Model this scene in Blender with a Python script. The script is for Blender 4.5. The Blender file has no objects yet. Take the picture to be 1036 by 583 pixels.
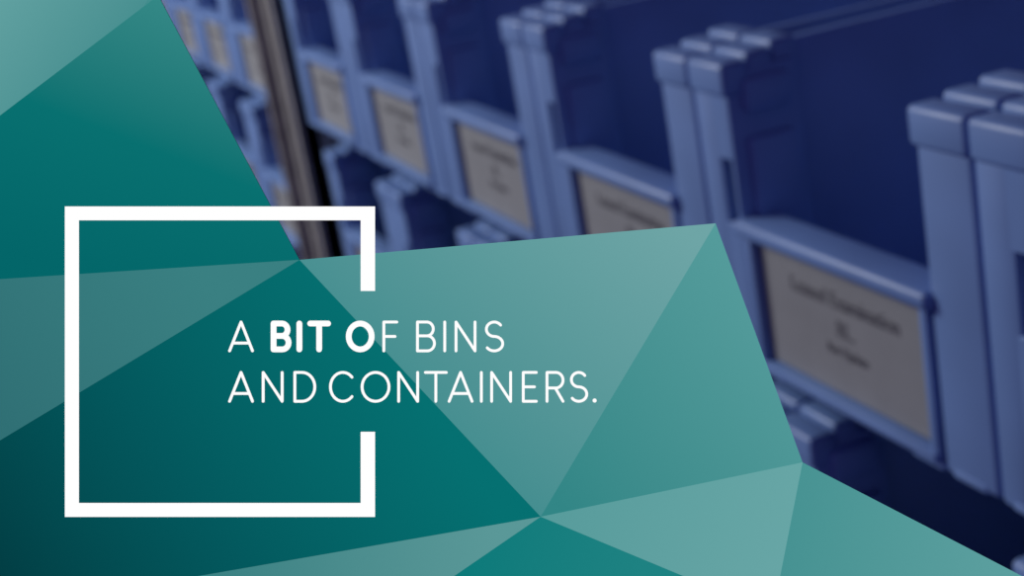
import bpy, bmesh, math
import numpy as np
from mathutils import Vector, Matrix, Euler
sc = bpy.context.scene
sc.view_settings.view_transform = 'Standard'
sc.view_settings.look = 'None'
CX, CY = 518.0, 291.5
P = 0.3
Z0 = 1.3
# ---------------------------------------------------------------- camera fit
obs = []
def lab(i, pts):
    for k, p in pts.items(): obs.append((i, k, p))
lab(0, dict(TL=(762,245), TR=(935,310), BR=(955,447), BL=(780,372)))
lab(1, dict(TL=(577,170)))
lab(2, dict(TL=(466,120), TR=(535,143), BR=(543,235), BL=(481,196)))
lab(3, dict(TL=(381,90), TR=(428,110), BR=(436,180), BL=(390,155)))
lab(4, dict(TL=(310,58), TR=(347,75), BR=(357,142), BL=(322,122)))
ex = np.array([617,-399,1350.]); ex /= np.linalg.norm(ex)
ez = np.array([-576,3340,1350.]); ez -= ez.dot(ex)*ex; ez /= np.linalg.norm(ez)
ey = np.cross(ez, ex)
R0 = np.stack([ex, ey, ez], axis=1)
def rod(v):
    th = np.linalg.norm(v)
    if th < 1e-12: return np.eye(3)
    k = v/th
    K = np.array([[0,-k[2],k[1]],[k[2],0,-k[0]],[-k[1],k[0],0]])
    return np.eye(3)+math.sin(th)*K+(1-math.cos(th))*K@K
def project(q, X):
    R = rod(q[:3])@R0
    p = R@X + q[3:6]
    f = q[8]*1000
    return np.array([CX+f*p[0]/-p[2], CY-f*p[1]/-p[2]])
def resid(q):
    r = []
    w, h = q[6], q[7]
    for i, k, p in obs:
        x = -i*P + (w if k[1]=='R' else 0); z = -h if k[0]=='B' else 0
        r += list((project(q, np.array([x,0,z]))-np.array(p))/2.0)
    r.append((q[8]-1.35)/0.12)
    return np.array(r)
q = np.array([0,0,0, 244/1350., 46.5/1350., -1.0, 0.61*P, 0.09, 1.35])
lam = 1e-2
for it in range(200):
    r = resid(q); J = np.zeros((len(r), 9))
    for j in range(9):
        d = np.zeros(9); d[j] = 1e-6
        J[:, j] = (resid(q+d)-r)/1e-6
    A = J.T@J
    step = np.linalg.solve(A+lam*np.diag(np.diag(A)+1e-9), -J.T@r)
    if (resid(q+step)**2).sum() < (r**2).sum():
        q = q+step; lam = max(lam*0.5, 1e-9)
    else: lam *= 4
R = rod(q[:3])@R0; t = q[3:6]; F = float(q[8]*1000); LW, LH = float(q[6]), float(q[7])
Cw = -R.T@t
cam_m = Matrix([list(R.T[i])+[float(Cw[i])] for i in range(3)]+[[0,0,0,1]])
cam_m.translation.z += Z0
cd = bpy.data.cameras.new('camera'); cam = bpy.data.objects.new('camera', cd)
sc.collection.objects.link(cam); cam.matrix_world = cam_m
cd.sensor_width = 36; cd.lens = F/1036*36; cd.clip_start = 0.02
sc.camera = cam
DP = 0.4
cd.dof.use_dof = True; cd.dof.focus_distance = DP
ap = 0.0038
cd.dof.aperture_fstop = (cd.lens/1000)/ap

# ---------------------------------------------------------------- helpers
def s2l(c):
    return tuple(((v/255)/12.92 if v/255 <= 0.04045 else ((v/255+0.055)/1.055)**2.4) for v in c)
def mat(name, base, rough=0.5, noise=0.0, nscale=20, metallic=0.0, spec=0.5):
    m = bpy.data.materials.new(name); m.use_nodes = True
    nt = m.node_tree; b = nt.nodes['Principled BSDF']
    b.inputs['Roughness'].default_value = rough; b.inputs['Metallic'].default_value = metallic
    b.inputs['Specular IOR Level'].default_value = spec
    tc = nt.nodes.new('ShaderNodeTexCoord'); n = nt.nodes.new('ShaderNodeTexNoise')
    n.inputs['Scale'].default_value = nscale
    nt.links.new(tc.outputs['Object'], n.inputs['Vector'])
    cr = nt.nodes.new('ShaderNodeValToRGB')
    cr.color_ramp.elements[0].position = 0.3; cr.color_ramp.elements[1].position = 0.7
    cr.color_ramp.elements[0].color = tuple(v*(1-noise) for v in base)+(1,)
    cr.color_ramp.elements[1].color = tuple(min(1, v*(1+noise)) for v in base)+(1,)
    nt.links.new(n.outputs['Fac'], cr.inputs['Fac']); nt.links.new(cr.outputs['Color'], b.inputs['Base Color'])
    return m
M_blue = mat('blue_plastic', (0.205,0.345,0.665), 0.42, 0.08, 12)
M_label = mat('label_paper', (0.325,0.335,0.335), 0.7, 0.05, 30)
M_ink = mat('label_ink', (0.17,0.17,0.18), 0.7)
M_slot_shade = mat('slot_shade_paint', (0.008,0.01,0.05), 0.7)
M_metal = mat('galvanised_metal', (0.36,0.35,0.33), 0.45, 0.15, 40, 0.0)
M_shelf = mat('dark_shelf', (0.03,0.03,0.10), 0.6, 0.1)
M_wall = mat('navy_wall', (0.04,0.04,0.14), 0.8, 0.1, 3)

def addbox(bm, x0,x1,y0,y1,z0,z1, bev=0.0, seg=2):
    r = bmesh.ops.create_cube(bm, size=1)
    vs = r['verts']
    for v in vs:
        v.co = Vector((x0+(v.co.x+.5)*(x1-x0), y0+(v.co.y+.5)*(y1-y0), z0+(v.co.z+.5)*(z1-z0)))
    if bev > 0:
        es = {e for v in vs for e in v.link_edges}
        bmesh.ops.bevel(bm, geom=list(es), offset=bev, segments=seg, profile=0.5, affect='EDGES')
def mkobj(name, bm, m, smooth=True):
    me = bpy.data.meshes.new(name); 
    bmesh.ops.recalc_face_normals(bm, faces=bm.faces[:])
    bm.to_mesh(me); bm.free()
    if smooth:
        for p in me.polygons: p.use_smooth = True
        try: me.set_sharp_from_angle(angle=math.radians(40))
        except Exception: pass
    if m: me.materials.append(m)
    o = bpy.data.objects.new(name, me); sc.collection.objects.link(o)
    return o

# ---------------------------------------------------------------- bin prototype
H_LO = -LH*1.14; H_RIM = LH*0.17; H_TOP = LH*1.42
XL = -0.19*P; XR = 0.81*P - 0.0015
PL = -0.035*P; PR = LW+0.035*P
DEP = 0.42
def build_bin():
    o_z = -H_LO     # local z = 0 at bin bottom
    bm = bmesh.new()
    # front wall, floor, back
    addbox(bm, XL+.006, XR-.006, 0.006, 0.016, 0, H_RIM+o_z-.004, .004)
    addbox(bm, XL+.02, XR-.02, 0.006, DEP, 0.004, 0.010, .001)
    addbox(bm, XL+.018, XR-.018, DEP-.008, DEP, 0.004, H_TOP+o_z, .002)
    # side walls
    addbox(bm, XL+.018, XL+.025, 0.02, DEP, 0.004, H_TOP+o_z+.002, .0015)
    addbox(bm, XR-.025, XR-.018, 0.02, DEP, 0.004, H_TOP+o_z+.002, .0015)
    # corner posts: built round the slot so that the slot is a recess backed by a shade-coloured block
    sx0, sx1 = PL-.0195, PL-.005
    sz0, sz1 = H_RIM+o_z-.006, H_RIM+o_z+LH*.46
    ztop = H_TOP+o_z-.006
    addbox(bm, XL, sx0, -.004, .048, 0, ztop, .003, 2)
    addbox(bm, sx1, PL, -.004, .048, 0, ztop, .002, 2)
    addbox(bm, sx0-.004, sx1+.002, -.0039, .048, 0, sz0, .001, 1)
    addbox(bm, sx0-.004, sx1+.002, -.0039, .048, sz1, ztop, .001, 1)
    addbox(bm, sx0-.004, sx1+.002, .018, .048, sz0-.002, sz1+.002, .001, 1)
    addbox(bm, PR, XR, -.004, .048, 0, ztop, .004, 3)
    # stepped stacking cap
    for k in range(3):
        y0 = -.0065+k*.020; z1 = H_TOP+o_z+k*.0035
        addbox(bm, XL, PL+.002-k*.003, y0, y0+.019, H_TOP+o_z-.022, z1, .0035, 3)
        addbox(bm, PR-.002+k*.003, XR, y0, y0+.019, H_TOP+o_z-.022, z1, .0035, 3)
    # inner ribs of the posts with a hook notch near the top
    for (a, b_) in ((PL-.010, PL+.007), (PR-.007, PR+.010)):
        addbox(bm, a, b_, .006, .040, H_RIM+o_z-.01, H_TOP+o_z-.050, .003)
        addbox(bm, a, b_, .006, .040, H_TOP+o_z-.034, H_TOP+o_z-.012, .004)
    # rounded rim
    addbox(bm, PL-.004, PR+.004, -.010, .020, H_RIM+o_z-.011, H_RIM+o_z, .004, 3)
    addbox(bm, PL-.002, PR+.002, -.002, .012, o_z+.0008, H_RIM+o_z-.008, .001)
    # label holder: ledges
    addbox(bm, -.007, LW+.007, -.006, .005, o_z+.0006, o_z+.006, .002)
    addbox(bm, -.007, LW+.007, -.008, .008, o_z-LH-.007, o_z-LH-.0006, .002)
    addbox(bm, -.008, -.0006, -.006, .008, o_z-LH-.006, o_z+.006, .002)
    addbox(bm, LW+.0006, LW+.008, -.006, .008, o_z-LH-.006, o_z+.006, .002)
    # bottom skirt with feet
    addbox(bm, XL+.004, XR-.004, -.002, .02, 0, .004, .001)
    for xx in (XL+.01, -.01, LW-.02, XR-.04):
        addbox(bm, xx, xx+.03, -.005, .03, 0, .0055, .002)
    body = mkobj('body', bm, M_blue)
    bm = bmesh.new()
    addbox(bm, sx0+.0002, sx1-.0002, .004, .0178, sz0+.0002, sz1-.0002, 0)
    slot = mkobj('slot', bm, M_slot_shade)  # dark block inside the recess, its colour painted as shade
    bm = bmesh.new()
    addbox(bm, .0004, LW-.0004, .0005, .0056, o_z-LH+.0004, o_z-.0004, 0)
    card = mkobj('label_card', bm, M_label, False)
    return body, slot, card
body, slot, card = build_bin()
def text_mesh(txt, size, m, x, z, y, name, sx=1):
    cu = bpy.data.curves.new(name, 'FONT'); cu.body = txt; cu.size = size; cu.align_x = 'CENTER'; cu.extrude = 0.0002
    ob = bpy.data.objects.new(name, cu); sc.collection.objects.link(ob)
    bpy.context.view_layer.update()
    dg = bpy.context.evaluated_depsgraph_get()
    me = bpy.data.meshes.new_from_object(ob.evaluated_get(dg)); bpy.data.objects.remove(ob)
    me.transform(Matrix.Translation((x, y, z))@Matrix.Rotation(math.pi/2, 4, 'X')@Matrix.Scale(sx,4,(1,0,0)))
    return me
o_z = -H_LO
def merge(ms, name):
    bm = bmesh.new()
    for m_ in ms: bm.from_mesh(m_)
    for f_ in bm.faces: f_.material_index = 0
    me = bpy.data.meshes.new(name); bm.to_mesh(me); bm.free(); me.materials.append(M_ink); return me
tme = merge([text_mesh('Leased Examination', .0150, M_ink, LW*.52, o_z-LH*.30, .0002, 'a', 1.0),
             text_mesh('RL.', .0150, M_ink, LW*.52, o_z-LH*.52, .0002, 'b'),
             text_mesh('Rev Update', .0095, M_ink, LW*.52, o_z-LH*.68, .0002, 'c')], 'printed_text')
ptext = bpy.data.objects.new('printed_text', tme); sc.collection.objects.link(ptext)
protos = [body, slot, card, ptext]
for p_ in protos: sc.collection.objects.unlink(p_)
count = 0
def place_bin(x, z, label, group):
    global count
    e = bpy.data.objects.new('storage_bin' if count == 0 else 'storage_bin.%03d' % count, None)
    e.empty_display_size = .05
    sc.collection.objects.link(e); e.location = (x, 0, z+H_LO)
    e['label'] = label; e['category'] = 'storage bin'; e['group'] = group
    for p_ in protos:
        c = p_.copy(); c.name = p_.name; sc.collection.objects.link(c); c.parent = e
    count += 1
VP_ = LH*(2.56+0.36)
L1 = 'blue plastic storage bin with white paper label, '
POSTGAP = 0.15
def bx(i, low=False):
    return -i*P - (POSTGAP if i >= 5 else 0) + (.19*P if (low and i < 5) else 0)
for i in range(-1, 12):
    place_bin(bx(i), Z0, L1+'on the upper shelf', 'bins on the upper shelf')
for i in range(-1, 12):
    place_bin(bx(i, True), Z0-VP_, L1+'on the lower shelf', 'bins on the lower shelf')
for i in range(5, 11):
    place_bin(bx(i), Z0-2*VP_, L1+'on the lowest shelf', 'bins on the lowest shelf')

# ---------------------------------------------------------------- rack
def simple(name, boxes, m, label=None, cat=None, bev=.002):
    bm = bmesh.new()
    for bb in boxes: addbox(bm, *bb, bev)
    o = mkobj(name, bm, m)
    if label: o['label'] = label; o['category'] = cat
    return o
xa, xb = bx(12)-.1, bx(-1)+P+.1
rack = bpy.data.objects.new('shelving_rack', None); sc.collection.objects.link(rack)
rack.location = (bx(5)+P, 0, 0)
rack['label'] = 'grey metal shelving rack holding rows of blue bins'; rack['category'] = 'shelving rack'
xp = -4*P - .19*P - POSTGAP/2
def child(o):
    o.parent = rack; o.matrix_parent_inverse = Matrix.Translation(-rack.location)
child(simple('upright', [(xp-.065, xp+.045, -.010, .015, 0, Z0+.9), (xp-.065,xp-.053,-.028,.068,0,Z0+.9), (xp+.033,xp+.045,-.016,.068,0,Z0+.9), (xp-.012,xp-.002,-.0145,.0,0,Z0+.9)], M_metal))
for k in range(3):
    zz = Z0+H_LO-k*VP_
    child(simple('shelf', [(xa, xb, .07, DEP+.03, zz-.010, zz-.0005)], M_shelf))
wall = simple('wall_back', [(xa-2, xb+2, .6, .7, -0.0, 3.0)], M_wall, None, None, 0); wall['kind'] = 'structure'
floor = simple('floor', [(xa-2, xb+2, -2.5, .7, -.05, 0)], M_wall, None, None, 0); floor['kind'] = 'structure'

# ---------------------------------------------------------------- graphic panel
pan_m = cam_m @ Matrix.Translation((0,0,-DP))
K = DP/F
def pp(x, y): return ((x-CX)*K, (CY-y)*K)
def emis(name, stops=None, p0=None, p1=None, col=None):  # print colours made to glow, so the panel needs no lamp
    m = bpy.data.materials.new(name); m.use_nodes = True; nt = m.node_tree; nt.nodes.clear()
    out = nt.nodes.new('ShaderNodeOutputMaterial'); em = nt.nodes.new('ShaderNodeEmission')
    nt.links.new(em.outputs[0], out.inputs[0])
    if col: em.inputs[0].default_value = col+(1,); return m
    a = Vector(pp(*p0)); b = Vector(pp(*p1)); d = b-a; L2 = d.length_squared
    tc = nt.nodes.new('ShaderNodeTexCoord'); dp = nt.nodes.new('ShaderNodeVectorMath'); dp.operation = 'DOT_PRODUCT'
    dp.inputs[1].default_value = (d.x/L2, d.y/L2, 0)
    su = nt.nodes.new('ShaderNodeMath'); su.operation = 'SUBTRACT'; su.inputs[1].default_value = a.dot(d)/L2
    cr = nt.nodes.new('ShaderNodeValToRGB')
    nt.links.new(tc.outputs['Object'], dp.inputs[0]); nt.links.new(dp.outputs['Value'], su.inputs[0])
    nt.links.new(su.outputs[0], cr.inputs[0]); nt.links.new(cr.outputs[0], em.inputs[0])
    els = cr.color_ramp.elements
    while len(els) < len(stops): els.new(.5)
    for k, (pos, c) in enumerate(stops): els[k].position = pos
    for k, (pos, c) in enumerate(stops): els[k].color = s2l(c)+(1,)
    return m
M_back = mat('panel_back', (0.02,0.05,0.05), .8)
panel = bpy.data.objects.new('display_panel', None); sc.collection.objects.link(panel); panel.matrix_world = pan_m
panel['label'] = 'teal geometric panel of triangular facets in front of bins'; panel['category'] = 'display panel'
def facet(name, pts, stops, p0, p1):
    bm = bmesh.new()
    f = [bm.verts.new((*pp(*p), 0)) for p in pts]
    g = [bm.verts.new((*pp(*p), -.0008)) for p in pts]
    n = len(pts)
    bm.faces.new(f); bm.faces.new(g[::-1])
    for i in range(n): bm.faces.new((f[i], g[i], g[(i+1)%n], f[(i+1)%n]))
    o = mkobj(name, bm, emis(name+'_glow_print', stops, p0, p1), False)
    o.data.materials.append(M_back)
    for p in o.data.polygons: p.material_index = 0 if p.normal.z > .9 else 1
    o.parent = panel
    return o
E = 12 # small overhang beyond the visible edge
N1 = (303,263); N2 = (724,226); N3 = (547,523); N4 = (812,468)
facet('facet', [(-E,-E),(170,-E),(-E,126)], [(0,(96,160,160)),(1,(70,142,143))], (0,0), (100,80))
facet('facet', [(170,-E),(156,-E),N1,(-E,283.3),(-E,126)], [(0,(52,136,134)),(.5,(8,112,112)),(1,(3,102,105))], (165,0), (60,270))
facet('facet', [N1,(-E,283.3),(-E,453)], [(0,(58,128,130)),(1,(48,112,117))], (200,270), (0,420))
facet('facet', [N1,(-E,453),(-E,595),(132,595),N3], [(0,(2,62,68)),(.45,(3,88,93)),(1,(5,112,113))], (0,583), (380,330))
facet('facet', [N1,N2,N3], [(0,(64,140,142)),(1,(110,165,166))], (450,470), (680,220))
facet('facet', [N2,N4,N3], [(0,(50,134,134)),(1,(84,155,155))], (560,500), (790,330))
facet('facet', [N3,N4,(787,595),(720,595)], [(0,(88,156,156)),(1,(104,166,166))], (560,520), (810,560))
facet('facet', [N4,(1060,596.5),(787,595)], [(0,(70,146,146)),(1,(90,158,158))], (790,560), (1000,570))
facet('facet', [N3,(720,595),(442,595)], [(0,(12,122,122)),(1,(30,130,130))], (470,570), (650,570))
facet('facet', [N3,(442,595),(132,595)], [(0,(60,130,132)),(1,(90,152,152))], (230,580), (500,540))
# floor stand behind the panel
inv = pan_m.inverted()
top = pan_m @ Vector((*pp(400,470), -.0086))
def world_child(o):
    o.parent = panel; o.matrix_parent_inverse = inv
bm = bmesh.new()
bmesh.ops.create_cone(bm, cap_ends=True, segments=24, radius1=.007, radius2=.007, depth=top.z-.015, matrix=Matrix.Translation((top.x, top.y, (top.z+.015)/2)))
world_child(mkobj('stand_pole', bm, M_back))
bm = bmesh.new()
bmesh.ops.create_cone(bm, cap_ends=True, segments=48, radius1=.14, radius2=.12, depth=.02, matrix=Matrix.Translation((top.x, top.y, .0101)))
world_child(mkobj('stand_base', bm, M_back))
M_white = emis('white_glow_print', col=(1.0,1.0,1.0))  # frame and lettering white glows by itself, not lit by a lamp
# frame
def flat_boxes(name, rects, z0, z1):
    bm = bmesh.new()
    for (x0,y0,x1,y1) in rects:
        a = pp(x0,y1); b = pp(x1,y0); addbox(bm, a[0], b[0], a[1], b[1], z0, z1)
    o = mkobj(name, bm, M_white, False); o.matrix_world = pan_m; return o
fr = flat_boxes('square_frame', [(66,209,379.5,223),(66,209,80,523),(66,509,379.5,523),(365,209,379.5,294.5),(365,437,379.5,523)], 0.0001, .0004)
fr['label'] = 'white open square frame with a gap in one side'; fr['category'] = 'frame'
# lettering
def arc(cx, cy, rx, ry, a0, a1, n=20):
    return [(cx+rx*math.cos(math.radians(a0+(a1-a0)*i/n)), cy+ry*math.sin(math.radians(a0+(a1-a0)*i/n))) for i in range(n+1)]
def G(ch, w, h):
    if ch == 'A': return [[(0,0),(w/2,h),(w,0)], [(w*.15,h*.27),(w*.85,h*.27)]]
    if ch == 'I': return [[(0,0),(0,h)]]
    if ch == 'T': return [[(0,h),(w,h)], [(w/2,h),(w/2,0)]]
    if ch == 'F': return [[(w,h),(0,h),(0,0)], [(0,h*.5),(w*.86,h*.5)]]
    if ch == 'E': return [[(w,h),(0,h),(0,0),(w,0)], [(0,h*.5),(w*.86,h*.5)]]
    if ch == 'N': return [[(0,0),(0,h),(w,0),(w,h)]]
    if ch == 'O': return [arc(w/2,h/2,w/2,h/2,0,360,40)]
    if ch == 'C': return [arc(w*.54,h/2,w*.54,h/2,42,318,36)]
    if ch == 'D': 
        r = h/2
        return [[(0,0),(0,h)]+[(w*.36,h)]+arc(w*.36,r,w*.64,r,90,-90)+[(0,0)]]
    if ch == 'B':
        r1 = h*.24; r2 = h*.26
        return [[(0,0),(0,h),(w*.55,h)]+arc(w*.55,h-r1,w*.38,r1,90,-90)+[(0,h-2*r1)], [(w*.55,h-2*r1)]+arc(w*.58,r2,w*.42,r2,90,-90)+[(0,0)]]
    if ch == 'R':
        r1 = h*.27
        return [[(0,0),(0,h),(w*.55,h)]+arc(w*.55,h-r1,w*.45,r1,90,-90)+[(0,h-2*r1)], [(w*.52,h-2*r1),(w,0)]]
    if ch == 'S':
        r = h*.25
        return [arc(w*.5,h-r,w*.46,r,35,180,14)+arc(w*.5,h-r,w*.46,r,180,270,8)[1:]+arc(w*.5,r,w*.5,r,90,0,8)+arc(w*.5,r,w*.5,r,0,-145,14)[1:]]
    if ch == '.': return [[(0,0),(0.01,0)]]
def strokes(bm, polys, x, base, sw, z0, z1):
    r = sw/2*K; Zv = Vector((0,0,1))
    for pl in polys:
        pts = [Vector((*pp(x+a, base-b), 0)) for a, b in pl]
        for p in pts:
            lo = [bm.verts.new((p.x+r*math.cos(k*math.pi/8), p.y+r*math.sin(k*math.pi/8), z1)) for k in range(16)]
            bm.faces.new(lo)
        for a, b in zip(pts, pts[1:]):
            d = b-a
            if d.length < 1e-9: continue
            n = d.normalized().cross(Zv)*r
            q4 = [a+n, b+n, b-n, a-n]
            up_ = [bm.verts.new((v.x, v.y, z1)) for v in q4]; dn = [bm.verts.new((v.x, v.y, z0)) for v in q4]
            bm.faces.new(up_)
            for i in range(4): bm.faces.new((up_[i], dn[i], dn[(i+1)%4], up_[(i+1)%4]))
title = bpy.data.objects.new('title_lettering', None); sc.collection.objects.link(title); title.matrix_world = pan_m
title['label'] = 'white sans-serif title reading A BIT OF BINS AND CONTAINERS.'; title['category'] = 'lettering'
line1 = [('A',231,257,0),('B',274,295,1),('I',303,303,1),('T',311,335,1),('O',350,379,1),('F',387,403,0),('B',421,441,0),('I',450,450,0),('N',460,482,0),('S',490,510,0)]
line2 = [('A',231,257,0),('N',265,287,0),('D',297,320,0),('C',333,359,0),('O',365,395,0),('N',402,424,0),('T',429,453,0),('A',453,479,0),('I',487,487,0),('N',496,518,0),('E',528,544,0),('R',552,571,0),('S',576,595,0),('.',601.5,602,0)]
for ln, base in ((line1,356.5),(line2,407.5)):
    bm = bmesh.new()
    for ch, x0, x1, bold in ln:
        sw = 5.8 if bold else 2.8
        if ch == '.': strokes(bm, G(ch,1,1), x0, base-2.2, 4.2, .0001, .0003); continue
        ins = sw/2
        strokes(bm, G(ch, x1-x0-(2*ins if x1-x0>3 else 0), 32-sw), x0+(ins if x1-x0>3 else 0), base-ins, sw, .0001, .0003)
    o = mkobj('text_line', bm, M_white, False); o.parent = title

# ---------------------------------------------------------------- light
w = bpy.data.worlds.new('world'); sc.world = w; w.use_nodes = True
w.node_tree.nodes['Background'].inputs[0].default_value = (0.058,0.042,0.118,1)
w.node_tree.nodes['Background'].inputs[1].default_value = 1.0
def area(name, loc, target, size, power, col=(1,1,1)):
    l = bpy.data.lights.new(name, 'AREA'); l.size = size; l.energy = power; l.color = col
    o = bpy.data.objects.new(name, l); sc.collection.objects.link(o); o.location = loc
    o.rotation_euler = (Vector(target)-Vector(loc)).to_track_quat('-Z','Y').to_euler(); return o
area('added_key_light', (-2.6,-2.2,2.8), (-.6,0,Z0), 1.4, 70)  # unseen key light, added to brighten bin fronts and leave interiors dark
